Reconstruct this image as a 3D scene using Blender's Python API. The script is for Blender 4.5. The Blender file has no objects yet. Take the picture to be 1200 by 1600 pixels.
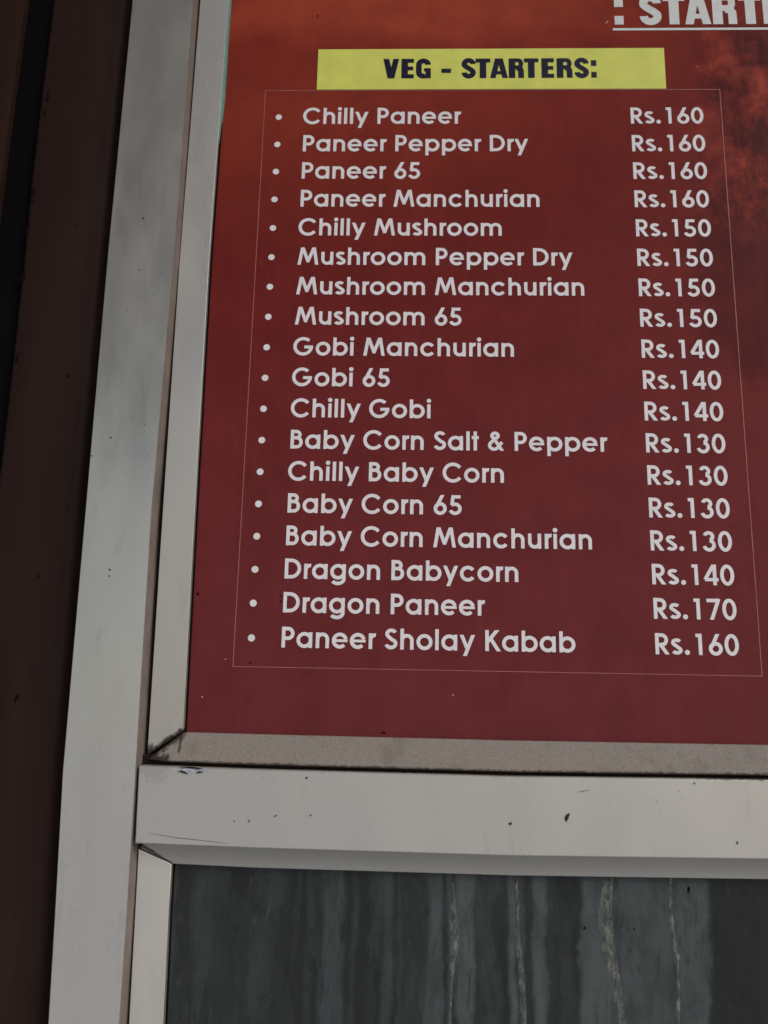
import bpy, bmesh, math, random
from mathutils import Vector, noise
R = math.radians
S = bpy.context.scene
COL = S.collection
random.seed(7)

# ------------------------------------------------------------------ camera
# world: X to the right along the shop front, Z up, Y into the wall; y = 0 is the face of the menu board
F = 1450.0                                   # focal length in photo pixels (1200 x 1600)
PITCH, YAW, ROLL = 0.23088, -0.0349, 0.02059
CAM = Vector((0.16259, -0.84102, -0.64947))
cy, sy, cp, sp = math.cos(YAW), math.sin(YAW), math.cos(PITCH), math.sin(PITCH)
fwd = Vector((sy*cp, cy*cp, sp)); rgt = Vector((cy, -sy, 0)); up = rgt.cross(fwd)
cr, sr = math.cos(ROLL), math.sin(ROLL)
rgt, up = cr*rgt + sr*up, -sr*rgt + cr*up
cam = bpy.data.cameras.new('camera'); co = bpy.data.objects.new('camera', cam); COL.objects.link(co)
from mathutils import Matrix
m = Matrix((rgt, up, -fwd)).transposed().to_4x4(); m.translation = CAM
co.matrix_world = m
cam.sensor_fit = 'VERTICAL'; cam.sensor_height = 36.0; cam.lens = F/1600*36.0
cam.clip_start = 0.01; cam.clip_end = 200
cam.dof.use_dof = True; cam.dof.focus_distance = 0.86; cam.dof.aperture_fstop = 9.0
S.camera = co

# ------------------------------------------------------------------ world, sun, exposure
SUN_EL, SUN_AZ = R(33), R(46)                 # in front of the shop, to the right
w = bpy.data.worlds.new('World'); S.world = w; w.use_nodes = True
nt = w.node_tree
sky = nt.nodes.new('ShaderNodeTexSky'); sky.sky_type = 'NISHITA'; sky.sun_disc = False
sky.sun_elevation = SUN_EL; sky.sun_rotation = R(180) - SUN_AZ
sky.dust_density = 2.0; sky.air_density = 1.0; sky.ozone_density = 1.0
bg = nt.nodes['Background']; bg.inputs['Strength'].default_value = 0.10
nt.links.new(sky.outputs[0], bg.inputs[0])
sl = bpy.data.lights.new('sun', 'SUN'); sl.energy = 1.5; sl.angle = R(30); sl.color = (1.0, 0.95, 0.92)
so = bpy.data.objects.new('sun', sl); COL.objects.link(so)
sdir = Vector((math.sin(SUN_AZ)*math.cos(SUN_EL), -math.cos(SUN_AZ)*math.cos(SUN_EL), math.sin(SUN_EL)))
so.rotation_euler = sdir.to_track_quat('Z', 'Y').to_euler()
S.view_settings.view_transform = 'Standard'; S.view_settings.look = 'None'
S.view_settings.exposure = 0.0; S.view_settings.gamma = 1.0; S.view_settings.use_curve_mapping = False
S.render.engine = 'CYCLES'
S.cycles.max_bounces = 8

# ------------------------------------------------------------------ helpers
def at(px, py, Y=0.0):
    """the point of the plane y = Y seen at a photo pixel"""
    d = fwd*F + rgt*(px - 600) - up*(py - 800)
    return CAM + d*((Y - CAM.y)/d.y)

def link_mesh(name, verts, faces, mat, parent=None, bevel=0, segs=2, smooth=False):
    me = bpy.data.meshes.new(name); me.from_pydata([tuple(v) for v in verts], [], faces)
    bm = bmesh.new(); bm.from_mesh(me)
    bmesh.ops.remove_doubles(bm, verts=bm.verts, dist=1e-6) if bevel else None
    bm.normal_update()
    if bevel:
        bmesh.ops.recalc_face_normals(bm, faces=bm.faces)
    bm.to_mesh(me); bm.free()
    me.materials.append(mat)
    if smooth:
        for p in me.polygons: p.use_smooth = True
    o = bpy.data.objects.new(name, me); COL.objects.link(o)
    if parent: o.parent = parent
    if bevel:
        b = o.modifiers.new('bevel', 'BEVEL'); b.width = bevel; b.segments = segs; b.limit_method = 'ANGLE'; b.angle_limit = R(40)
        b.harden_normals = False
        for p in me.polygons: p.use_smooth = True
        try:
            me.set_sharp_from_angle(angle=R(30))
        except Exception: pass
    return o

def slab(name, left, right, yb, mat, parent=None, bevel=0.0012):
    """bar whose front runs between two polylines of (X, Y, Z), closed back to the plane y = yb"""
    n = min(len(left), len(right)); left = left[:n]; right = right[:n]; V = []; Fc = []
    for a, b in zip(left, right):
        V += [Vector(a), Vector(b), Vector((a[0], yb, a[2])), Vector((b[0], yb, b[2]))]
    for i in range(n-1):
        k, q = 4*i, 4*i+4
        Fc += [(k, q, q+1, k+1), (k+2, k+3, q+3, q+2), (k, k+2, q+2, q), (k+1, q+1, q+3, k+3)]
    Fc += [(0, 1, 3, 2), (4*n-4, 4*n-2, 4*n-1, 4*n-3)]
    return link_mesh(name, V, Fc, mat, parent, bevel)

def box(name, x0, x1, y0, y1, z0, z1, mat, parent=None, bevel=0.0):
    V = [(x, y, z) for x in (x0, x1) for y in (y0, y1) for z in (z0, z1)]
    Fc = [(0,1,3,2),(4,6,7,5),(0,4,5,1),(2,3,7,6),(0,2,6,4),(1,5,7,3)]
    return link_mesh(name, V, Fc, mat, parent, bevel)

def tag(o, label, cat, group=None, kind=None):
    if label: o['label'] = label
    if cat: o['category'] = cat
    if group: o['group'] = group
    if kind: o['kind'] = kind
    return o

def empty(name, loc=(0,0,0)):
    o = bpy.data.objects.new(name, None); COL.objects.link(o); o.empty_display_size = 0.05
    return o

# ------------------------------------------------------------------ materials
class NT:
    def __init__(s, name):
        s.m = bpy.data.materials.new(name); s.m.use_nodes = True; s.t = s.m.node_tree
        s.p = s.t.nodes['Principled BSDF']
        s.pos = s.t.nodes.new('ShaderNodeNewGeometry').outputs['Position']
    def val(s, sock, v):
        if hasattr(v, 'is_output'): s.t.links.new(v, sock)
        elif isinstance(v, (tuple, list)) and len(v) == 3 and sock.type == 'RGBA': sock.default_value = (*v, 1)
        else: sock.default_value = v
    def math(s, op, a, b=0.0, c=None, clamp=False):
        n = s.t.nodes.new('ShaderNodeMath'); n.operation = op; n.use_clamp = clamp
        s.val(n.inputs[0], a); s.val(n.inputs[1], b)
        if c is not None: s.val(n.inputs[2], c)
        return n.outputs[0]
    def sep(s):
        n = s.t.nodes.new('ShaderNodeSeparateXYZ'); s.t.links.new(s.pos, n.inputs[0]); return n.outputs
    def map(s, scale=(1,1,1), loc=(0,0,0)):
        n = s.t.nodes.new('ShaderNodeMapping'); s.t.links.new(s.pos, n.inputs['Vector'])
        n.inputs['Scale'].default_value = scale; n.inputs['Location'].default_value = loc
        return n.outputs[0]
    def noise(s, scale, vec=None, detail=4, rough=.55, dist=0.0):
        n = s.t.nodes.new('ShaderNodeTexNoise'); s.t.links.new(vec if vec else s.pos, n.inputs['Vector'])
        n.inputs['Scale'].default_value = scale; n.inputs['Detail'].default_value = detail
        n.inputs['Roughness'].default_value = rough; n.inputs['Distortion'].default_value = dist
        return n.outputs[0]
    def ramp(s, v, stops):
        n = s.t.nodes.new('ShaderNodeValToRGB'); s.t.links.new(v, n.inputs[0]); e = n.color_ramp.elements
        while len(e) < len(stops): e.new(0.5)
        for k, (p, c) in enumerate(stops):
            e[k].position = p; e[k].color = (c, c, c, 1) if not isinstance(c, tuple) else (*c, 1)
        return n.outputs[0]
    def maprange(s, v, a, b, c=0.0, d=1.0, smooth=True):
        n = s.t.nodes.new('ShaderNodeMapRange'); n.interpolation_type = 'SMOOTHSTEP' if smooth else 'LINEAR'
        s.t.links.new(v, n.inputs[0])
        for i, x in zip((1,2,3,4), (a,b,c,d)): n.inputs[i].default_value = x
        return n.outputs[0]
    def mix(s, f, a, b, blend='MIX'):
        n = s.t.nodes.new('ShaderNodeMix'); n.data_type = 'RGBA'; n.blend_type = blend
        s.val(n.inputs[0], f); s.val(n.inputs[6], a); s.val(n.inputs[7], b)
        return n.outputs[2]
    def bump(s, h, strength, dist):
        n = s.t.nodes.new('ShaderNodeBump'); n.inputs['Strength'].default_value = strength; n.inputs['Distance'].default_value = dist
        s.t.links.new(h, n.inputs['Height']); s.t.links.new(n.outputs[0], s.p.inputs['Normal'])
    def near(s, x, z, rx, rz):
        """1 at (x, z), falling to 0 at the ellipse rx, rz"""
        o = s.sep()
        dx = s.math('DIVIDE', s.math('SUBTRACT', o[0], x), rx); dz = s.math('DIVIDE', s.math('SUBTRACT', o[2], z), rz)
        d = s.math('SQRT', s.math('ADD', s.math('MULTIPLY', dx, dx), s.math('MULTIPLY', dz, dz)))
        return s.math('SUBTRACT', 1.0, d, clamp=True)
    def out(s, base=None, rough=None, spec=None, metal=None, coat=None):
        for k, v in (('Base Color', base), ('Roughness', rough), ('Specular IOR Level', spec), ('Metallic', metal), ('Coat Weight', coat)):
            if v is not None: s.val(s.p.inputs[k], v)
        return s.m

def alu_material(name, base=(0.79, 0.75, 0.675), dust=0.0, corners=(), lines=(), rough=.29, metal=.8):
    n = NT(name)
    soft = n.ramp(n.noise(9, n.map((1, 1, .45)), 5), [(.3, .0), (.75, 1.0)])
    col = n.mix(soft, tuple(c*.95 for c in base), base)
    smear = n.ramp(n.noise(60, n.map((1, 1, .25)), 6, .65, .4), [(.60, 0.0), (.85, .35)])
    col = n.mix(smear, col, (.22, .19, .165))
    specks = n.ramp(n.noise(420, None, 2, .5), [(.70, 0.0), (.76, .75)])
    patch = n.ramp(n.noise(14, None, 3), [(.50, 0.0), (.66, 1.0)])
    col = n.mix(n.math('MULTIPLY', specks, patch), col, (.09, .07, .055))
    if dust:
        fine = n.noise(900, None, 3, .7)
        big = n.noise(45, None, 5, .6)
        col = n.mix(dust, col, n.mix(n.ramp(fine, [(.35, 0.0), (.65, 1.0)]), (.105, .082, .068), (.245, .212, .185)))
        col = n.mix(n.ramp(big, [(.52, 0.0), (.75, .5)]), col, (.12, .09, .075))
    for (x, z, rx, rz, k) in corners:
        f = n.near(x, z, rx, rz)
        f = n.math('ADD', f, n.math('MULTIPLY', n.math('SUBTRACT', n.noise(320, None, 6, .75), .5), 1.9))
        f = n.maprange(f, .30, .75, 0, k)
        col = n.mix(f, col, (.035, .024, .018))
    for (a, b, wd, k) in lines:
        o = n.sep(); L = math.hypot(b.x-a.x, b.z-a.z); tx_, tz_ = (b.x-a.x)/L, (b.z-a.z)/L
        dx = n.math('SUBTRACT', o[0], a.x); dz = n.math('SUBTRACT', o[2], a.z)
        al = n.math('ADD', n.math('MULTIPLY', dx, tx_), n.math('MULTIPLY', dz, tz_))
        over = n.math('MAXIMUM', n.math('SUBTRACT', al, L), n.math('MAXIMUM', n.math('MULTIPLY', al, -1.0), 0.0))
        ac = n.math('ABSOLUTE', n.math('SUBTRACT', n.math('MULTIPLY', dx, tz_), n.math('MULTIPLY', dz, tx_)))
        f = n.math('SUBTRACT', 1.0, n.math('DIVIDE', n.math('ADD', ac, over), wd))
        f = n.math('ADD', f, n.math('MULTIPLY', n.math('SUBTRACT', n.noise(260, None, 6, .75), .5), 1.6))
        f = n.maprange(f, .12, .75, 0, k)
        col = n.mix(f, col, (.030, .020, .015))
    rg = n.ramp(n.noise(25, n.map((1, 1, .3)), 4), [(.3, rough-.06), (.7, rough+.1)])
    n.bump(n.noise(14, n.map((1, 1, .35)), 2), .12, .003)
    if dust: rg = .8
    return n.out(col, rg, .45, 0.0 if dust else metal)

def flat_material(name, base, rough=.5, spec=.3, var=.08, scale=60):
    n = NT(name)
    f = n.ramp(n.noise(scale, None, 4), [(.3, 0.0), (.7, 1.0)])
    return n.out(n.mix(f, tuple(c*(1-var) for c in base), tuple(min(1, c*(1+var)) for c in base)), rough, spec)

def print_material():
    """background of the menu: printed maroon with an orange-red flare to the top; dark and orange mottle at right"""
    n = NT('printed_maroon'); o = n.sep()
    x, z = o[0], o[2]
    g = n.maprange(z, -.66, .12, 0, 1, False)
    base = n.ramp(g, [(0.0, (.160, .031, .036)), (.45, (.172, .024, .0235)), (.72, (.172, .0205, .0160)), (.9, (.22, .026, .018)), (1.0, (.26, .034, .018))])
    # soft orange flare over the heading
    f1 = n.near(.13, .105, .36, .085)
    f1 = n.maprange(n.math('ADD', f1, n.math('MULTIPLY', n.math('SUBTRACT', n.noise(16, n.map((1, 1, 1.6)), 4), .5), .55)), .10, .72)
    f3 = n.math('MULTIPLY', n.near(.05, -.03, .30, .16), .45)
    col = n.mix(n.math('MULTIPLY', n.math('MAXIMUM', f1, f3), .9), base, (.40, .068, .034))
    # dark and orange mottle on the right
    side = n.maprange(n.math('ADD', x, n.math('MULTIPLY', n.math('SUBTRACT', n.noise(9, None, 3), .5), .10)), .40, .50)
    vert = n.math('MULTIPLY', n.maprange(z, -.36, -.14), n.maprange(z, .11, .05))
    side = n.math('MULTIPLY', side, vert)
    big = n.noise(19, n.map((1, 1, .85), (.3, 0, .17)), 7, .66, .15)
    mott = n.ramp(big, [(.44, (.060, .009, .009)), (.52, (.17, .022, .016)), (.62, (.38, .062, .034))])
    streak = n.noise(110, n.map((1, 1, .45)), 6, .6)
    mott = n.mix(n.ramp(streak, [(.48, 0.0), (.72, .42)]), mott, (.30, .048, .030))
    col = n.mix(side, col, mott)
    dk = n.math('ADD', n.near(.50, -.235, .10, .14), n.math('MULTIPLY', n.math('SUBTRACT', n.noise(26, None, 7, .65), .5), .9))
    dk = n.math('MULTIPLY', n.maprange(dk, .12, .60), .85)
    col = n.mix(dk, col, (.085, .011, .012))
    # faint vertical brushing, dust and printing noise everywhere
    br = n.noise(150, n.map((1, 1, .10)), 4, .6)
    col = n.mix(n.ramp(br, [(.40, 0.0), (.8, .22)]), col, tuple(c for c in (.24, .045, .04)))
    cl = n.noise(22, None, 5, .6)
    col = n.mix(n.ramp(cl, [(.35, .30), (.62, 0.0)]), col, (.085, .014, .015))
    dust = n.ramp(n.noise(700, None, 2, .6), [(.66, 0.0), (.80, .35)])
    col = n.mix(dust, col, (.30, .17, .15))
    n.bump(n.noise(7, None, 3), .12, .006)
    rg = n.ramp(n.noise(30, n.map((1, 1, .4)), 5, .6), [(.3, .26), (.7, .42)])
    return n.out(col, rg, .07)

M = {}
FRONT, OUT, INN = -.030, -.012, -.008        # planes of the frame's face and of the beads' outer and inner edges
mA, mB = at(285, 1143, INN), at(228, 1182, OUT); mC = at(258, 1163, -.01)
M['alu'] = alu_material('white_painted_aluminium')
M['alu_corner'] = alu_material('white_painted_aluminium_grimy_corner', base=(.49, .470, .428), lines=[(mA, mB, .0052, 1.0), (mB, at(236, 1168, -.01), .007, .8)], metal=.5)
M['alu_dusty'] = alu_material('dusty_aluminium', dust=.86, lines=[(mA, mB, .0085, 1.0), (mB, at(262, 1190, OUT), .010, 1.0), (at(262, 1191, OUT), at(800, 1207, OUT), .0034, .95), (at(800, 1207, OUT), at(1200, 1212, OUT), .0034, .95), (at(283, 1146, -.01), at(281.5, 1174, -.01), .0022, .8)])
M['alu_rail'] = alu_material('white_painted_aluminium_rail', base=(.58, .567, .522), corners=[(-.056, -.686, .026, .022, .16), (.44, -.682, .10, .004, .7)], metal=.45)
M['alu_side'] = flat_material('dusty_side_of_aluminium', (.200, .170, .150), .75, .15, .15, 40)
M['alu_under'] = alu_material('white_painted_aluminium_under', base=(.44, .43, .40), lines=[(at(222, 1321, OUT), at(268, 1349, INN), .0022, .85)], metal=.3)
M['grime'] = flat_material('packed_grime', (.020, .014, .011), .9, .1, .4, 300)
M['dark'] = flat_material('shadowed_cavity', (.02, .016, .014), .9, .1)
M['print'] = print_material()
M['white_ink'] = flat_material('white_vinyl', (.82, .785, .805), .38, .15, .05, 90)
M['title_ink'] = flat_material('white_title_vinyl', (.72, .74, .72), .38, .25, .05, 90)
M['line_ink'] = flat_material('pale_pink_line', (.36, .13, .115), .4, .25, .2, 60)
M['yellow'] = flat_material('yellow_vinyl', (.72, .74, .155), .36, .25, .07, 40)
M['navy'] = flat_material('navy_ink', (.014, .011, .035), .38, .25, .3, 200)
M['teal'] = flat_material('pale_teal_edge_film', (.17, .36, .33), .4, .4, .12, 90)
M['shade_black'] = flat_material('painted_shade_black', (.004, .0035, .0035), .8, .05)  # black for strips that stand in for shade at beads and groove
M['chip'] = flat_material('dark_chip', (.010, .007, .007), .9, .0, .4, 900)
M['bare'] = flat_material('bare_metal_scrape', (.42, .44, .55), .3, .5, .5, 700)
M['spot'] = flat_material('brown_spot', (.05, .028, .022), .7, .2, .4, 900)
M['pale'] = flat_material('pale_fleck', (.62, .48, .42), .5, .3)

def brown_paint():
    n = NT('old_brown_gloss_paint')
    f = n.noise(14, n.map((1, 1, .12)), 6, .6)
    col = n.mix(n.ramp(f, [(.3, 0.0), (.7, 1.0)]), (.019, .0090, .0070), (.037, .0190, .0145))
    red = n.ramp(n.noise(7, n.map((1, 1, .4)), 3), [(.45, 0.0), (.7, .6)])
    col = n.mix(red, col, (.034, .014, .012))
    ch = n.ramp(n.noise(60, n.map((1, 1, .4)), 5, .7), [(.66, 0.0), (.72, .8)])
    col = n.mix(ch, col, (.012, .008, .007))
    n.bump(n.noise(50, n.map((1, 1, .3)), 6, .6), .35, .002)
    return n.out(col, .50, .10)
M['brown'] = brown_paint()
M['red_gap'] = flat_material('red_oxide_paint', (.085, .022, .020), .6, .2, .3, 60)

def glass_material():
    """old window glass under a film of dust that water has run down: clear dark bands and pale milky ones"""
    n = NT('streaked_dusty_glass'); o = n.sep()
    warp = n.math('MULTIPLY', n.math('SUBTRACT', n.noise(16, n.map((1, 1, .5)), 7, .68), .5), .055)
    vx = n.t.nodes.new('ShaderNodeCombineXYZ'); n.t.links.new(n.math('ADD', o[0], warp), vx.inputs[0])
    n.t.links.new(n.math('MULTIPLY', o[2], .06), vx.inputs[2])
    fine = n.noise(260, vx.outputs[0], 3, .6)
    X = lambda px: at(px, 1460, 0).x
    b = n.math('MULTIPLY', n.ramp(n.noise(38, vx.outputs[0], 3, .55), [(.44, 0.0), (.60, .30)]), n.maprange(o[0], X(1120), X(1090), 0.0, 1.0))
    # runs: left, right, strength
    runs = ((478, 490, .22), (502, 536, .50), (549, 555, .22), (597, 614, .45), (622, 626, .25), (664, 692, .70), (700, 706, .5), (713, 742, .85), (758, 764, .25), (796, 806, .9),
            (811, 819, .55), (833, 857, .85), (905, 950, .80), (962, 1046, .66), (1056, 1106, .72), (930, 1108, .52))
    for q, (l, r_, k) in enumerate(runs):
        c_, hw = (X(l)+X(r_))/2, (X(r_)-X(l))/2
        wob = n.math('MULTIPLY', n.math('SUBTRACT', n.noise(20, n.map((.2, 1, 1), (q*3.1, 0, q*1.7)), 5, .65), .5), .012 if q < 12 else .020)
        wid = n.math('MULTIPLY', n.math('SUBTRACT', n.noise(17, n.map((.2, 1, .8), (q*2.3, 0, q*5.1)), 5, .65), .5), min(.016, hw*1.5))
        d = n.math('ABSOLUTE', n.math('SUBTRACT', n.math('ADD', o[0], n.math('ADD', wob, n.math('MULTIPLY', warp, .18))), c_))
        d = n.math('SUBTRACT', d, wid)
        b = n.math('MAXIMUM', b, n.maprange(d, hw + .0030, max(.0003, hw - .0040), 0.0, k))
    cr_ = n.near(X(330), at(330, 1690).z, .078, .150)  # faint curved reflection painted into the glass colour
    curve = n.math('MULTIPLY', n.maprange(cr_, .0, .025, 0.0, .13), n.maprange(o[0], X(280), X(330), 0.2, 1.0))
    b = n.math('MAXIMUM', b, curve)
    painted_reflection = n.near(X(345), at(345, 1670).z, .066, .118)  # paler oval: the viewer's reflection painted into the glass colour
    painted_reflection = n.maprange(painted_reflection, .0, .30, 0.0, .14)
    b = n.math('MAXIMUM', b, painted_reflection)
    b = n.math('MULTIPLY', b, n.math('ADD', .72, n.math('MULTIPLY', fine, .5)))
    blot = n.noise(48, n.map((1, 1, .45)), 7, .7)
    dirt = n.ramp(blot, [(.46, 0.0), (.66, 1.0)])
    col = n.mix(b, (.021, .0228, .0226), (.086, .105, .106))
    col = n.mix(n.math('MULTIPLY', dirt, .55), col, (.017, .018, .0175))
    grain = n.ramp(n.noise(210, n.map((1, 1, .20)), 8, .78, .5), [(.50, 0.0), (.66, .75)])
    gpatch = n.ramp(n.noise(26, n.map((1, 1, .35)), 4), [(.44, 0.0), (.58, 1.0)])
    col = n.mix(n.math('MULTIPLY', grain, gpatch), col, (.010, .011, .0105))
    scr = n.ramp(n.noise(150, n.map((1, 1, .22)), 6, .75), [(.58, 0.0), (.70, .35)])
    col = n.mix(scr, col, (.12, .13, .13))
    tiny = n.ramp(n.noise(500, n.map((1, 1, .5)), 3, .6), [(.68, 0.0), (.76, .6)])
    col = n.mix(tiny, col, (.010, .010, .010))
    rg = n.ramp(b, [(0.0, .16), (1.0, .5)])
    return n.out(col, rg, .35)
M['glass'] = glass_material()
def residue_material():
    n = NT('dried_lime_residue')
    f = n.noise(190, n.map((1, 1, .45)), 8, .75)
    col = n.mix(n.ramp(f, [(.40, 0.0), (.66, 1.0)]), (.075, .088, .084), (.27, .275, .24))
    n.val(n.p.inputs['Alpha'], n.ramp(n.noise(230, n.map((1, 1, .4), (.2, .1, .3)), 8, .75), [(.34, .12), (.60, .92)]))
    return n.out(col, .7, .2)
M['residue'] = residue_material()

# ------------------------------------------------------------------ setting: pavement, wall behind the joinery, added canopy
def pave():
    n = NT('concrete_pavement')
    f = n.noise(3, None, 6, .6)
    return n.out(n.mix(f, (.50, .52, .545), (.58, .60, .625)), .85, .2)
def ground():
    o = box('pavement', -80, 80, -90, .40, -2.30, -2.10, pave()); tag(o, None, None, kind='structure')
ground()

def poly(pts, Y): return [at(x, y, Y) for x, y in pts]
def extend(pl, z_top=None, z_bot=None):
    """carry an edge straight on beyond the picture"""
    pl = list(pl)
    if z_top is not None:
        a, b = pl[0], pl[1]; t = (z_top - a.z)/(b.z - a.z); pl.insert(0, Vector((a.x + (b.x-a.x)*t*.3, a.y, z_top)))
    if z_bot is not None:
        a, b = pl[-1], pl[-2]; t = (z_bot - a.z)/(b.z - a.z); pl.append(Vector((a.x + (b.x-a.x)*t*.3, a.y, z_bot)))
    return pl
def resample(pl, zs):
    r = []
    for z in zs:
        for a, b in zip(pl, pl[1:]):
            if a.z >= z >= b.z or (b is pl[-1]) or (a is pl[0] and z > a.z):
                if a.z >= z >= b.z or b is pl[-1] or z > a.z:
                    t = (z - a.z)/(b.z - a.z); r.append(Vector((a.x + (b.x-a.x)*t, a.y + (b.y-a.y)*t, z))); break
    return r
ZT, ZB, XR = .34, -1.25, .86

# ------------------------------------------------------------------ the white aluminium frame
frame = tag(empty('aluminium_framework'), 'off-white painted aluminium frame with mitred beads holding the menu and glass', 'framework', kind='thing')
sl_left = resample(extend(poly([(207,0),(168,400),(133,800),(98,1200),(87,1400),(75,1600)], FRONT), ZT, ZB), [ZT,.20,.09,-.05,-.2,-.33,-.46,-.58,-.69,-.79,-.885,ZB])
sl_right = resample(extend(poly([(302,0),(272,400),(237,800),(213,1190),(206,1318),(187,1600)], FRONT), ZT, ZB), [ZT,.20,.09,-.05,-.2,-.33,-.46,-.58,-.69,-.79,-.885,ZB])
stile = slab('stile', sl_left, sl_right, .035, M['alu'], frame, .0006)
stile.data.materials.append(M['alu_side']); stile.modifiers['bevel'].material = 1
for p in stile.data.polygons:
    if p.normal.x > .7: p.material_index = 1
# cross rail
rt = [(217,1195.5),(400,1202),(800,1213),(1200,1218)]; rb = [(210.5,1318),(400,1325.5),(800,1337.7),(1200,1343)]
top = poly(rt, FRONT); bot = poly(rb, FRONT)
top.append(Vector((XR, FRONT, top[-1].z))); bot.append(Vector((XR, FRONT, bot[-1].z)))
rail = slab('rail', bot, top, .035, M['alu_rail'], frame, .0011)
# beads round the menu
zs = [ZT,.2,.1,0,-.1,-.2,-.3,-.4,-.5,-.6]
o_v = extend(poly([(313,0),(281,400),(254,800),(230,1180)], OUT), ZT); i_v = extend(poly([(357,0),(327,400),(304,800),(286,1143)], INN), ZT)
ov = resample(o_v, zs) + [o_v[-1]]; iv = resample(i_v, zs) + [i_v[-1]]
slab('glazing_bead', ov, iv, -.0004, M['alu_corner'], frame, .0003)
sill_in = poly([(286.6,1144),(300,1144.3),(400,1147),(800,1157),(1200,1164)], INN); sill_in.append(Vector((XR, INN, sill_in[-1].z)))
sill_out = poly([(231,1186),(262,1190.5),(400,1195.5),(800,1206.5),(1200,1212)], OUT - .006); sill_out.append(Vector((XR, OUT - .006, sill_out[-1].z)))
sill = slab('glazing_bead', sill_out, sill_in, -.0004, M['alu_dusty'], frame, .0006); sill['label'] = 'horizontal bead under the menu, brown with dust'
# grime packed into the joint between sill bead and rail
g0 = poly([(218,1196),(400,1199),(800,1210),(1200,1215)], -.013); g1 = poly([(222,1178),(400,1191),(800,1203),(1200,1209)], -.0125)
for p in g0: p.z -= .006
g0.append(Vector((XR, -.013, g0[-1].z))); g1.append(Vector((XR, -.0125, g1[-1].z)))
slab('grime_line', g0, g1, -.009, M['grime'], frame, 0)
# beads round the glass
zs2 = [-.80, -.885, ZB]
o2 = extend(poly([(216.5,1326),(201.5,1600)], OUT), None, ZB); i2 = extend(poly([(268,1350),(263,1430),(255,1600)], INN), None, ZB)
slab('glazing_bead', [o2[0]] + resample(o2, zs2), [i2[0]] + resample(i2, zs2), -.0004, M['alu'], frame, .0003)
lb_in = poly([(268.8,1349.5),(275,1349.9),(400,1356),(800,1368),(1200,1374)], INN); lb_in.append(Vector((XR, INN, lb_in[-1].z)))
lb_out = [o2[0] + Vector((.0010, 0, .0007)), Vector((o2[0].x + .0060, OUT, bot[0].z + .0022))]
for p in bot[1:]: lb_out.append(Vector((p.x, OUT, p.z + .0022)))
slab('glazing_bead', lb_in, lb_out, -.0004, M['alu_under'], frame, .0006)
# black strips standing in for the fine shadow line beside the beads
gk = poly([(268,1348),(263,1430),(255,1600)], -.0015); gk2 = [p + Vector((.0030, 0, 0)) for p in gk]
gm = [p + Vector((.0001, .0055, 0)) for p in iv]; gm2 = [p + Vector((.0013, 0, 0)) for p in gm]
slab('shadow_strip', gm, gm2, -.0002, M['shade_black'], frame, 0)
slab('grime_line', [mA + Vector((.0015, .005, .001)), mB + Vector((-.002, .009, .002))], [mA + Vector((.0030, .005, -.0030)), mB + Vector((.004, .009, -.005))], -.0003, M['grime'], frame, 0)
slab('shadow_strip', gk + [Vector((gk[-1].x, -.0015, ZB))], gk2 + [Vector((gk2[-1].x, -.0015, ZB))], -.0002, M['shade_black'], frame, 0)

def blob(name, px, py, rx, ry, Y, mat, parent, rot=0.0, seed=0, k=.3, thick=.0006, n=18):
    """a small irregular fleck lying on a surface"""
    rnd = random.Random(seed); c = at(px, py, Y); s = .00058
    ph = [rnd.uniform(0, 6.28) for _ in range(4)]
    V = []; 
    for d, q in ((0, 1.0), (-thick, .8)):
        for i in range(n):
            a = 2*math.pi*i/n
            r = 1 + k*(math.sin(2*a+ph[0])*.5 + math.sin(3*a+ph[1])*.5 + math.sin(5*a+ph[2])*.35)
            x, z = rx*s*r*math.cos(a)*q, ry*s*r*math.sin(a)*q
            V.append((c.x + x*math.cos(rot) - z*math.sin(rot), Y + d, c.z + x*math.sin(rot) + z*math.cos(rot)))
    Fc = [tuple(range(n, 2*n))] + [(i, (i+1) % n, n+(i+1) % n, n+i) for i in range(n)]
    return link_mesh(name, V, Fc, mat, parent)

for k, (x, y, rx, ry, rot) in enumerate([(886,1277,3.0,5.6,-.35),(797.5,1287,2.4,2.0,0),(479,1215.5,1.7,1.6,0),(430,1275,2.2,1.0,.6),(485,1274,1.6,1.0,.2),(1152,1317,1.3,2.0,0),(1085,1224,1.2,1.2,0),(366,1283,1,1,0),(389,1283,1,1.5,0)]):
    blob('paint_chip', x, y, rx, ry, FRONT - .0001, M['spot'], rail, rot, k)
blob('scrape', 291, 1203.5, 9, 3.2, FRONT - .0001, M['bare'], rail, -.1, 31, .5)
blob('scrape', 313, 1203.8, 7, 2.6, FRONT - .00012, M['bare'], rail, .25, 32, .5)
blob('paint_chip', 286, 1206.3, 7, 1.2, FRONT - .0008, M['chip'], rail, -.15, 33, .6)
blob('paint_chip', 312, 1206.5, 4, 1.2, FRONT - .0008, M['chip'], rail, .3, 34, .6)
blob('paint_chip', 300, 1199.6, 16, 1.0, FRONT - .0008, M['chip'], rail, -.04, 35, .4)
def hair(name, pts, wd, Y, mat, parent):
    P = [at(x, y, Y) for x, y in pts]; V = []; Fc = []
    for i, p in enumerate(P):
        a, b = P[max(0, i-1)], P[min(len(P)-1, i+1)]; t = (b-a).normalized(); nn = Vector((-t.z, 0, t.x))
        q = wd*(.25 + .75*math.sin(math.pi*(i+.4)/(len(P)-.2)))
        V += [p + nn*q/2, p - nn*q/2]
    for i in range(len(P)-1): Fc.append((2*i, 2*i+2, 2*i+3, 2*i+1))
    return link_mesh(name, V, Fc, mat, parent)
hair('scratch', [(232,1302),(252,1305),(275,1309),(300,1311.5),(330,1315),(357,1318.4)], .0004, FRONT - .00015, M['spot'], rail)
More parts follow.
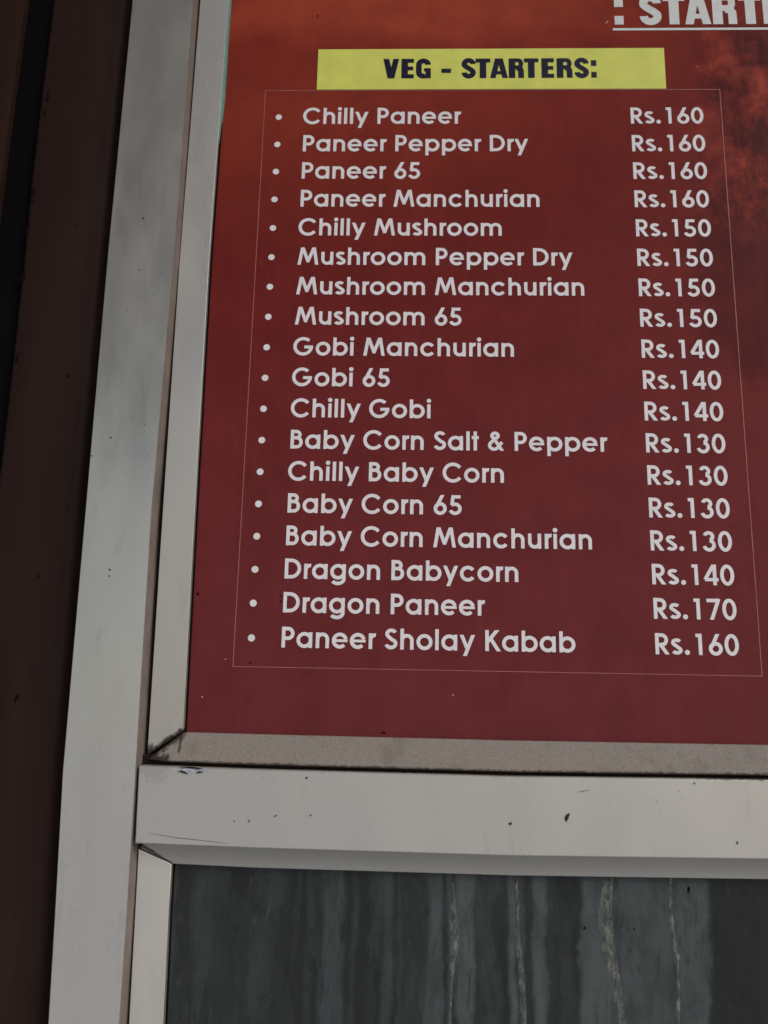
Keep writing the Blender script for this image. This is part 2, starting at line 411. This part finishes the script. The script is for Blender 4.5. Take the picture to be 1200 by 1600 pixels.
hair('scratch', [(902,1238),(912,1236),(922,1234.6)], .0005, FRONT - .00015, M['spot'], rail)
for k, (x, y, rx, ry) in enumerate([(224,341,1.8,1.4),(218,422,1.3,.9),(173,684,1.8,1.2),(171.5,890,1.1,2.4),(171,900,1.6,1.0),(144,712,1.4,1.0)]):
    blob('paint_chip', x, y, rx, ry, FRONT - .0001, M['spot'], stile, .3*k, 50+k)

# ------------------------------------------------------------------ the menu board
board = tag(empty('menu_board'), 'maroon printed menu board of starters with white lettering and yellow heading strip', 'menu board', kind='thing')
zb0, zt0 = -.664, ZT
panel = box('panel', -.060, XR, 0, .004, zb0, zt0, M['print'], board)

SW = 128.0
def arc(cx, cy, rx, ry, a0, a1, n=None):
    n = n or max(6, int(abs(a1-a0)/7.5))
    return [(cx + rx*math.cos(R(a0+(a1-a0)*i/n)), cy + ry*math.sin(R(a0+(a1-a0)*i/n))) for i in range(n+1)]
# every glyph: list of (points, width, clip_low, clip_high) strokes, or ('dot', x, y, r)
def ln(*p, w=SW, lo=-400, hi=1200): return (list(p), w, lo, hi)
def A(*a, w=SW, lo=-400, hi=1200, n=None): return (arc(*a, n=n), w, lo, hi)
def J(*parts, w=SW, lo=-400, hi=1200):
    p = []
    for q in parts: p += q
    return (p, w, lo, hi)
RB = 220; CB = 278; LX = 127
bowl = lambda cx: A(cx, CB, RB, RB, 0, 360)
arch = lambda x0, x1: J([(x0+8, 300)], arc((x0+x1)/2, 560-69-(x1-x0)/2, (x1-x0)/2, (x1-x0)/2, 172, 0), [(x1, 0)])
GL = {
 'a': [bowl(318), ln((533, 0), (533, 555))],
 'b': [bowl(342), ln((LX, 0), (LX, 740))],
 'c': [A(334, CB, RB+4, RB+4, 36, 324)],
 'd': [bowl(318), ln((533, 0), (533, 740))],
 'e': [A(318, CB, RB, RB, -44, -346, n=44), ln((112, 276), (594, 276), w=98)],
 'g': [bowl(318), J([(533, 555), (533, 20)], arc(318, 10, 215, 158, 0, -150))],
 'h': [ln((LX, 0), (LX, 740)), arch(LX, 473)],
 'i': [ln((120, 0), (120, 555)), ('dot', 120, 692, 84)],
 'k': [ln((LX, 0), (LX, 740)), ln((150, 270), (470, 600), hi=555), ln((230, 350), (520, -60), lo=0)],
 'l': [ln((120, 0), (120, 740))],
 'm': [ln((LX, 0), (LX, 555)), arch(LX, 468), arch(468, 813)],
 'n': [ln((LX, 0), (LX, 555)), arch(LX, 473)],
 'o': [bowl(320)],
 'p': [bowl(342), ln((LX, -185), (LX, 555))],
 'r': [ln((LX, 0), (LX, 555)), A(292, 325, 165, 168, 178, 82)],
 's': [J(arc(222, 415, 128, 88, 28, 232), [(215, 300), (255, 262)], arc(222, 155, 138, 90, 52, -155), w=124)],
 't': [ln((150, 0), (150, 740)), ln((18, 498), (282, 498), w=118)],
 'u': [ln((473, 0), (473, 555)), J([(LX, 555)], arc(300, 240, 173, 176, 180, 352), )],
 'y': [ln((65, 620), (292, 60), lo=30, hi=555), ln((520, 620), (180, -250), lo=-185, hi=555)],
 'B': [ln((LX, 0), (LX, 740)), J([(LX, 671)], arc(275, 548, 128, 123, 90, -90), [(LX, 425)]), J([(LX, 425)], arc(300, 247, 160, 178, 90, -90), [(LX, 69)])],
 'C': [A(408, 370, 320, 320, 37, 323)],
 'D': [ln((LX, 0), (LX, 740)), J([(LX, 671)], arc(292, 370, 302, 301, 90, -90), [(LX, 69)])],
 'G': [A(398, 370, 316, 316, 46, 358), ln((440, 340), (778, 340), w=122)],
 'K': [ln((LX, 0), (LX, 740)), ln((150, 330), (560, 830), hi=740), ln((255, 440), (585, -80), lo=0)],
 'M': [ln((92, -80), (232, 800), lo=0, hi=740), ln((210, 800), (462, 110), lo=80, hi=740), ln((690, 800), (438, 110), lo=80, hi=740), ln((808, -80), (668, 800), lo=0, hi=740)],
 'P': [ln((LX, 0), (LX, 740)), J([(LX, 671)], arc(285, 500, 168, 171, 90, -90), [(LX, 329)])],
 'R': [ln((LX, 0), (LX, 740)), J([(LX, 671)], arc(290, 503, 158, 168, 90, -90), [(LX, 335)]), ln((230, 360), (512, -60), lo=0)],
 'S': [J(arc(262, 545, 150, 128, 22, 228), [(190, 425), (300, 335)], arc(252, 205, 168, 138, 52, -165))],
 '0': [A(280, 370, 182, 314, 0, 360)],
 '1': [ln((318, 0), (318, 740)), ln((165, 678), (340, 678), w=122)],
 '3': [A(272, 540, 138, 133, 165, -75), A(272, 222, 172, 170, 82, -168)],
 '4': [ln((418, 800), (60, 200), lo=140, hi=740), ln((52, 200), (530, 200), w=118), ln((400, 0), (400, 740))],
 '5': [ln((175, 675), (470, 675), w=126), ln((200, 735), (150, 360), w=126), A(265, 225, 180, 172, 135, -160)],
 '6': [A(285, 228, 176, 176, 0, 360), ln((148, 285), (410, 830), hi=740)],
 '7': [ln((60, 675), (510, 675), w=126), ln((486, 735), (185, -80), lo=0)],
 '.': [('dot', 140, 84, 88)],
 '&': [A(300, 580, 112, 100, 0, 360, n=40), ln((225, 520), (600, -60), lo=0, w=120), J([(250, 415)], arc(265, 205, 165, 148, 130, 330), [(430, 165), (560, 330)], w=124)],
}
ADV = dict(zip('abcdefghijklmnopqrstuvwxyz', [660,660,640,660,640,280,660,600,240,260,580,240,940,600,640,660,660,320,440,300,600,560,800,560,580,460]))
ADV.update(dict(zip('ABCDEFGHIJKLMNOPQRSTUVWXYZ', [740,580,780,700,520,480,840,680,280,480,620,440,900,740,840,560,840,580,520,420,640,700,900,680,620,500])))
ADV.update({' ': 280, '&': 680, '.': 280}); ADV.update({d: 560 for d in '0123456789'})

def clip(poly_, lo, hi):
    for lim, keep in ((lo, lambda q: q[1] >= lo - 1e-9), (hi, lambda q: q[1] <= hi + 1e-9)):
        r = []
        for i in range(len(poly_)):
            p, q = poly_[i-1], poly_[i]
            if keep(p) != keep(q):
                t = (lim - p[1])/(q[1]-p[1]); r.append((p[0]+(q[0]-p[0])*t, lim))
            if keep(q): r.append(q)
        poly_ = r
        if len(poly_) < 3: return []
    return poly_
def stroke_faces(pts, wd, lo, hi):
    P = [Vector((a, b)) for a, b in pts]
    Q = [P[0]]
    for p in P[1:]:
        if (p - Q[-1]).length > 1: Q.append(p)
    P = Q; n = len(P); closed = (P[0]-P[-1]).length < 2
    if closed: P = P[:-1]; n -= 1
    L, Rr = [], []
    for i in range(n):
        if closed: a, b = P[i-1], P[(i+1) % n]
        else: a, b = P[max(0, i-1)], P[min(n-1, i+1)]
        d0 = (P[i]-a).normalized() if (P[i]-a).length else (b-P[i]).normalized()
        d1 = (b-P[i]).normalized() if (b-P[i]).length else d0
        t = (d0+d1).normalized(); nn = Vector((-t.y, t.x)); c = max(.35, t.dot(d1))
        L.append(P[i] + nn*wd/2/c); Rr.append(P[i] - nn*wd/2/c)
    fs = []
    for i in range(n if closed else n-1):
        j = (i+1) % n
        q = clip([tuple(Rr[i]), tuple(Rr[j]), tuple(L[j]), tuple(L[i])], lo, hi)
        if q: fs.append(q)
    return fs
def glyph_faces(strokes):
    """list of layers; each layer is a list of polygons"""
    out = []
    for s in strokes:
        if s[0] == 'dot':
            out.append([[(s[1]+s[3]*math.cos(2*math.pi*i/28), s[2]+s[3]*math.sin(2*math.pi*i/28)) for i in range(28)]])
        else: out.append(stroke_faces(*s))
    return out
LAY = .00004
def lettering(name, glyphs, mat, parent, Y=-.0003):
    """glyphs: (strokes, x, z, scale_x, scale_z); one flat mesh of ink"""
    V, Fc = [], []
    for strokes, x, z, sx, sz in glyphs:
        for k, layer in enumerate(glyph_faces(strokes)):
            for pl in layer:
                ar = sum(pl[i-1][0]*pl[i][1]-pl[i][0]*pl[i-1][1] for i in range(len(pl)))
                if ar < 0: pl = pl[::-1]
                b = len(V); V += [(x + u*sx, Y - LAY*k, z + v*sz) for u, v in pl]; Fc.append(tuple(range(b, b+len(pl))))
    return link_mesh(name, V, Fc, mat, parent)
def text_line(name, s, x, z, em, mat, parent):
    g = []; k = em/1000
    for ch in s:
        if ch in GL: g.append((GL[ch], x, z, k, k))
        x += ADV[ch]*k
    o = lettering(name, g, mat, parent); o['label'] = 'white lettering reading "%s"' % s
    return o
MENU = [("Chilly Paneer", 160, -.0398), ("Paneer Pepper Dry", 160, -.0719), ("Paneer 65", 160, -.1034), ("Paneer Manchurian", 160, -.1351),
        ("Chilly Mushroom", 150, -.1673), ("Mushroom Pepper Dry", 150, -.1996), ("Mushroom Manchurian", 150, -.2318), ("Mushroom 65", 150, -.2640),
        ("Gobi Manchurian", 140, -.2962), ("Gobi 65", 140, -.3279), ("Chilly Gobi", 140, -.3595), ("Baby Corn Salt & Pepper", 130, -.3910),
        ("Chilly Baby Corn", 130, -.4223), ("Baby Corn 65", 130, -.4535), ("Baby Corn Manchurian", 130, -.4845), ("Dragon Babycorn", 140, -.5157),
        ("Dragon Paneer", 170, -.5469), ("Paneer Sholay Kabab", 160, -.5786)]
bul = None
for i, (t, pr, z) in enumerate(MENU):
    x0 = .0402 + .0011*min(1, i/11)
    text_line('dish_name', t, x0, z, .02575 - .0003*min(1, i/10), M['white_ink'], board)
    text_line('price', 'Rs.%d' % pr, .3764, z - .0002, .0256, M['white_ink'], board)
    if bul is None:
        bul = lettering('bullet', [([('dot', 0, 0, 1)], 0, 0, .00325, .00325)], M['white_ink'], board); b = bul
    else:
        b = bul.copy(); COL.objects.link(b); b.parent = board
    b.location = (.0154, 0, z + .0081)
# thin outline round the list
Wd, Hh, th = .4703, .5960, .00042
def line_mesh(name, rects, Y, mat, parent):
    V, Fc = [], []
    for x0, x1, z0, z1 in rects:
        b = len(V); V += [(x0, Y, z0), (x1, Y, z0), (x1, Y, z1), (x0, Y, z1)]; Fc.append((b, b+1, b+2, b+3))
    return link_mesh(name, V, Fc, mat, parent)
line_mesh('list_border', [(-th, th, -Hh, th), (th, Wd-th, -th, th), (Wd-th, Wd+th, -Hh, th), (-th, Wd+th, -Hh-th*1.6, -Hh)], -.0003, M['line_ink'], board)
strip = box('heading_strip', .0538, .4156, -.0009, -.0002, .0008, .0496, M['yellow'], board)

# heavy condensed capitals, 1000 units tall
HW = 290
def heavy(ch, W=760, w=HW):
    h = w/2; bt = 205
    if ch == 'E': return [ln((h, 0), (h, 1000), w=w), ln((h, 1000-bt/2), (W, 1000-bt/2), w=bt), ln((h, 505), (W*.95, 505), w=bt*.92), ln((h, bt/2), (W, bt/2), w=bt)]
    if ch == 'T': return [ln((0, 1000-bt/2), (W, 1000-bt/2), w=bt), ln((W/2, 0), (W/2, 1000), w=w)]
    if ch == 'V': return [ln((h*.9-25, 1100), (W/2-5, -60), w=w*.88, lo=0, hi=1000), ln((W-h*.9+25, 1100), (W/2+5, -60), w=w*.88, lo=0, hi=1000)]
    if ch == 'A': return [ln((h*.85-22, -100), (W/2-30, 1090), w=w*.82, lo=0, hi=1000), ln((W-h*.85+22, -100), (W/2+30, 1090), w=w*.82, lo=0, hi=1000), ln((W*.25, 270), (W*.75, 270), w=160)]
    if ch == 'R': return [ln((h, 0), (h, 1000), w=w), J([(h, 1000-98)], arc(W-h-110, 722, 112, 180, 90, -90), [(h, 542)], w=196),
                          J([(W-h-190, 505)], arc(W-h-150, 350, 150, 150, 75, 0), [(W-h+6, -40)], w=w*.86, lo=0)]
    if ch == 'G': return [J(arc(W/2, 690, W/2-h*.88, 200, 0, 180), arc(W/2, 310, W/2-h*.88, 200, 180, 300), w=w*.86), ln((W*.54, 430), (W, 430), w=165), ln((W-h*.80, 0), (W-h*.80, 500), w=w*.8)]
    if ch == 'S': return [J(arc(W/2, 720, W/2-h*.88, 188, 0, 200), [(W*.36, 560), (W*.64, 440)], arc(W/2, 285, W/2-h*.88, 188, 20, -180), w=w*.82)]
    if ch == '-': return [ln((0, 380), (W, 380), w=215)]
    if ch == ':': return [ln((0, 150), (W, 150), w=290), ln((0, 745), (W, 745), w=290)]
def heavy_text(name, seq, z0, hgt, mat, parent, Y, w=HW):
    g = []; k = hgt/1000
    for ch, xa, xb in seq: g.append((heavy(ch, (xb-xa)/k, w), xa, z0, k, k))
    return lettering(name, g, mat, parent, Y)
zx = lambda q: .1234 + (q - 34)/3.333*(.3452-.1234)/(932.7-600.2)
seq = [(c, zx(a), zx(b)) for c, a, b in (('V',32,114),('E',127,192),('G',203,281),('-',336,386),('S',440,516),('T',514,591),('A',589,682),('R',686,767),('T',766,841),('E',856,921),('R',935,1018),('S',1026,1102),(':',1113,1141))]
ht = heavy_text('heading_text', seq, .0138, .0236, M['navy'], strip, -.0011, 290); ht['label'] = 'navy lettering reading "VEG - STARTERS:"'
# big title that runs off the top right
k0 = .0365
tx = lambda px: at(px, 25).x
tseq = [(':', tx(960), tx(974)), ('S', tx(999), tx(1034)), ('T', tx(1036), tx(1070.5)), ('A', tx(1070), tx(1110.5)), ('R', tx(1113.5), tx(1152)), ('T', tx(1155), tx(1190)), ('E', tx(1192.5), tx(1223)), ('R', tx(1228), tx(1265)), ('S', tx(1270), tx(1305)), (':', tx(1330), tx(1344))]
tt = heavy_text('title_text', tseq, .0788, k0, M['title_ink'], board, -.0003, 285); tt['label'] = 'large pale lettering reading ": STARTERS :"'
line_mesh('title_underline', [(.3637, tx(1350), .0717, .0745)], -.0003, M['title_ink'], board)
# film curling off the board's left edge
tl_ = [at(*p, -.0060) for p in ((354.5,-30),(354,0),(351,70),(345,152),(340,222))]; tr_ = [at(*p, -.0062) for p in ((361,-30),(360,0),(355,70),(350,152),(341.5,222))]
slab('edge_film', tl_, tr_, -.0003, M['teal'], board, 0)
for k, (x, y, rx, ry, mt, rot) in enumerate([(559,537,1.1,1.6,'chip',0),(558.5,552.5,1.2,1.2,'chip',0),(438.5,931,1.3,1.6,'chip',0),(438.5,940,1.5,1.8,'chip',0),(309,928,2.2,2.4,'chip',0),(391,1036,2.2,1.2,'chip',.2),(948.5,34.5,1.0,3.6,'pale',-.75),(599,1145,3.2,1.6,'chip',0),(708,1086,1,1,'pale',0),(352.5,1030,1,1,'pale',0),(316,1089,1.1,1.1,'pale',0),(496,25,1.6,2.2,'chip',.3),(1090,104,.9,.9,'pale',0)]):
    blob('dirt_spot', x, y, rx, ry, -.00012, M[mt], board, rot, 100+k, .3, .0002)

# ------------------------------------------------------------------ the streaked glass under the rail
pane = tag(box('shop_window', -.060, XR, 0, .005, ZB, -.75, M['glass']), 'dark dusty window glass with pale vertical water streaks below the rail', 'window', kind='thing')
def drip(pts, seed):
    rnd = random.Random(seed); V = []; Fc = []
    P = []
    for (x0, y0, w0), (x1, y1, w1) in zip(pts, pts[1:]):
        n = max(2, int((y1-y0)/3))
        for i in range(n): t = i/n; P.append((x0+(x1-x0)*t, y0+(y1-y0)*t, w0+(w1-w0)*t))
    P.append(pts[-1])
    for i, (x, y, wd) in enumerate(P):
        e0 = noise.noise(Vector((y*.10, seed, 0)))*2.2 + rnd.uniform(-.9, .9); e1 = noise.noise(Vector((y*.10, seed, 9)))*2.2 + rnd.uniform(-.9, .9)
        l, r_ = at(x-wd/2+e0, y, -.0002), at(x+wd/2+e1, y, -.0002); c = (l+r_)/2; c.y = -.0004 - .0003*rnd.random()
        V += [l, c, r_]
    for i in range(len(P)-1):
        k = 3*i; Fc += [(k, k+3, k+4, k+1), (k+1, k+4, k+5, k+2)]
    return link_mesh('dried_streak', V, Fc, M['residue'], pane)
drip([(951,1366,14),(948,1400,17),(945,1440,22),(948,1470,24),(956,1500,15),(959,1530,20),(966,1560,13),(972,1600,11),(978,1680,8)], 1)
drip([(1047,1370,4),(1048,1410,6),(1050,1450,7),(1057,1490,7),(1060,1530,5),(1059,1570,7),(1060,1640,5)], 2)
drip([(806,1366,5),(806,1420,9),(809,1470,8),(815,1520,9),(818,1580,8),(822,1680,7)], 3)
drip([(708,1372,2),(709,1405,5),(709,1440,13),(711,1475,15),(708,1498,9),(706,1530,5),(703,1580,4),(702,1660,3)], 4)
blob('dirt_spot', 1076, 1390, 1.6, 5, -.0002, M['chip'], pane, 0, 201); blob('dirt_spot', 914, 1450, 1.5, 2, -.0002, M['chip'], pane, .4, 202); blob('dirt_spot', 991, 1452, 1.2, 1.2, -.0002, M['chip'], pane, 0, 203)

# ------------------------------------------------------------------ brown post at the left
post = tag(empty('door_post'), 'dark brown painted post with a deep black groove left of the white frame', 'post', kind='thing')
zs3 = [ZT, .2, .09, 0, -.1, -.2, -.3, -.4, -.55, -.7, -.885, ZB]
YP = -.006
ge = resample(extend(poly([(83,0),(53,233),(37,400),(9,650)], YP), ZT, ZB), zs3); gl = resample(extend(poly([(40,0),(12,200),(0,300)], YP), ZT, ZB), zs3)
re_ = [p + Vector((-.0085, 0, 0)) for p in resample(sl_left, zs3)]
# chips knocked off the paint along the groove are added after the strip
# rounded inner strip
V = []; Fc = []; prof = []
for a, b in zip(ge, re_):
    row = [Vector((a.x, .045, a.z)), Vector((a.x, YP+.003, a.z)), Vector((a.x+.0012, YP+.0008, a.z)), Vector((a.x+.004, YP, a.z))]
    rr = .017
    for q in range(9):
        t = R(90*q/8); row.append(Vector((b.x - rr + rr*math.sin(t), YP + rr - rr*math.cos(t), b.z)))
    row.append(Vector((b.x, .045, b.z))); prof.append(row)
nr = len(prof[0])
for row in prof: V += row
for i in range(len(prof)-1):
    for j in range(nr-1):
        k = i*nr + j; Fc.append((k, k+nr, k+nr+1, k+1))
inner = link_mesh('inner_strip', V, Fc, M['brown'], post, smooth=True)
for k, (x, y, rx, ry, rot) in enumerate([(74,152,3,9,-.1),(70,176,2,7,-.1),(52,300,3,6,0),(51,314,2,3,.4),(43,360,1.6,14,-.1),(36,432,4,12,-.1),(26,560,2.5,9,-.2),(107,587,2.4,3,0),(120,350,1,2,0),(26,1090,2.5,7,-.2),(60,900,1.2,3,0)]):
    blob('paint_chip', x, y, rx, ry, YP - .0001, M['chip'], inner, rot, 300+k, .45)
gle = [p.copy() for p in gl]; far = [Vector((-.75, YP, p.z)) for p in gl]
slab('outer_strip', far, gle, .045, M['brown'], post, 0)
slab('groove_back', [p + Vector((-.002, .009, 0)) for p in gl], [p + Vector((.002, .009, 0)) for p in ge], .02, M['shade_black'], post, 0)  # black strip standing in for the deep shade inside the groove
gp0 = [Vector((p.x - .012, .020, p.z)) for p in resample(sl_left, zs3)]; gp1 = [Vector((p.x + .004, .020, p.z)) for p in resample(sl_left, zs3)]
slab('filler_strip', gp0, gp1, .03, M['red_gap'], post, 0)

# ------------------------------------------------------------------ unseen canopy over the shop front, added to darken the upper metal
def canopy():
    n = NT('brown_canopy_soffit')
    return n.out(n.mix(n.noise(6, None, 4), (.10, .075, .06), (.16, .12, .10)), .8, .2)
tag(box('canopy', -6, 6, -2.2, .06, 2.30, 2.42, canopy()), 'brown canopy roof added out of view above the shop front', 'canopy', kind='thing')
wallm = flat_material('shop_wall_plaster', (.16, .12, .10), .9, .15, .2, 4)
tag(box('wall', -6, 6, .06, .30, -2.10, 2.30, wallm), None, None, kind='structure')

# unseen tree behind the viewer, added so the aluminium mirrors a dark crown
def shade_tree(x, y):
    rnd = random.Random(11)
    t = tag(empty('added_tree', (0, 0, 0)), 'dark leafy tree added out of view to darken the metal reflections', 'tree', kind='thing')
    bark = flat_material('bark', (.09, .065, .05), .9, .1, .3, 20)
    V = []; Fc = []; rings = [(-2.12, .24), (-1.7, .17), (.2, .14), (1.6, .11), (3.4, .05)]
    for k, (z, r) in enumerate(rings):
        for i in range(10): V.append((x + .12*math.sin(k*1.7) + r*math.cos(i*.6283), y + r*math.sin(i*.6283), z))
    for k in range(len(rings)-1):
        for i in range(10): Fc.append((k*10+i, k*10+(i+1) % 10, k*10+10+(i+1) % 10, k*10+10+i))
    link_mesh('trunk', V, Fc, bark, t, smooth=True)
    lm = flat_material('leaves', (.045, .060, .022), .55, .3, .5, 3)
    V = []; Fc = []
    clumps = []
    while len(clumps) < 70:
        p = Vector((rnd.uniform(-1, 1), rnd.uniform(-1, 1), rnd.uniform(-1, 1)))
        if .25 < p.length < 1: clumps.append((Vector((x + p.x*3.0, y + p.y*2.4, 3.9 + p.z*2.9)), rnd.uniform(.5, .95)))
    for c, r in clumps:
        for _ in range(230):
            d = Vector((rnd.gauss(0, .5), rnd.gauss(0, .5), rnd.gauss(0, .45)))*r
            q = c + d; a = Vector((rnd.gauss(0, 1), rnd.gauss(0, 1), rnd.gauss(0, 1))).normalized(); b_ = a.orthogonal().normalized()
            L = rnd.uniform(.10, .17); k = len(V)
            V += [q - a*L, q + b_*L*.5, q + a*L, q - b_*L*.5]; Fc.append((k, k+1, k+2, k+3))
    link_mesh('crown', V, Fc, lm, t)
shade_tree(-3.0, -7.2)
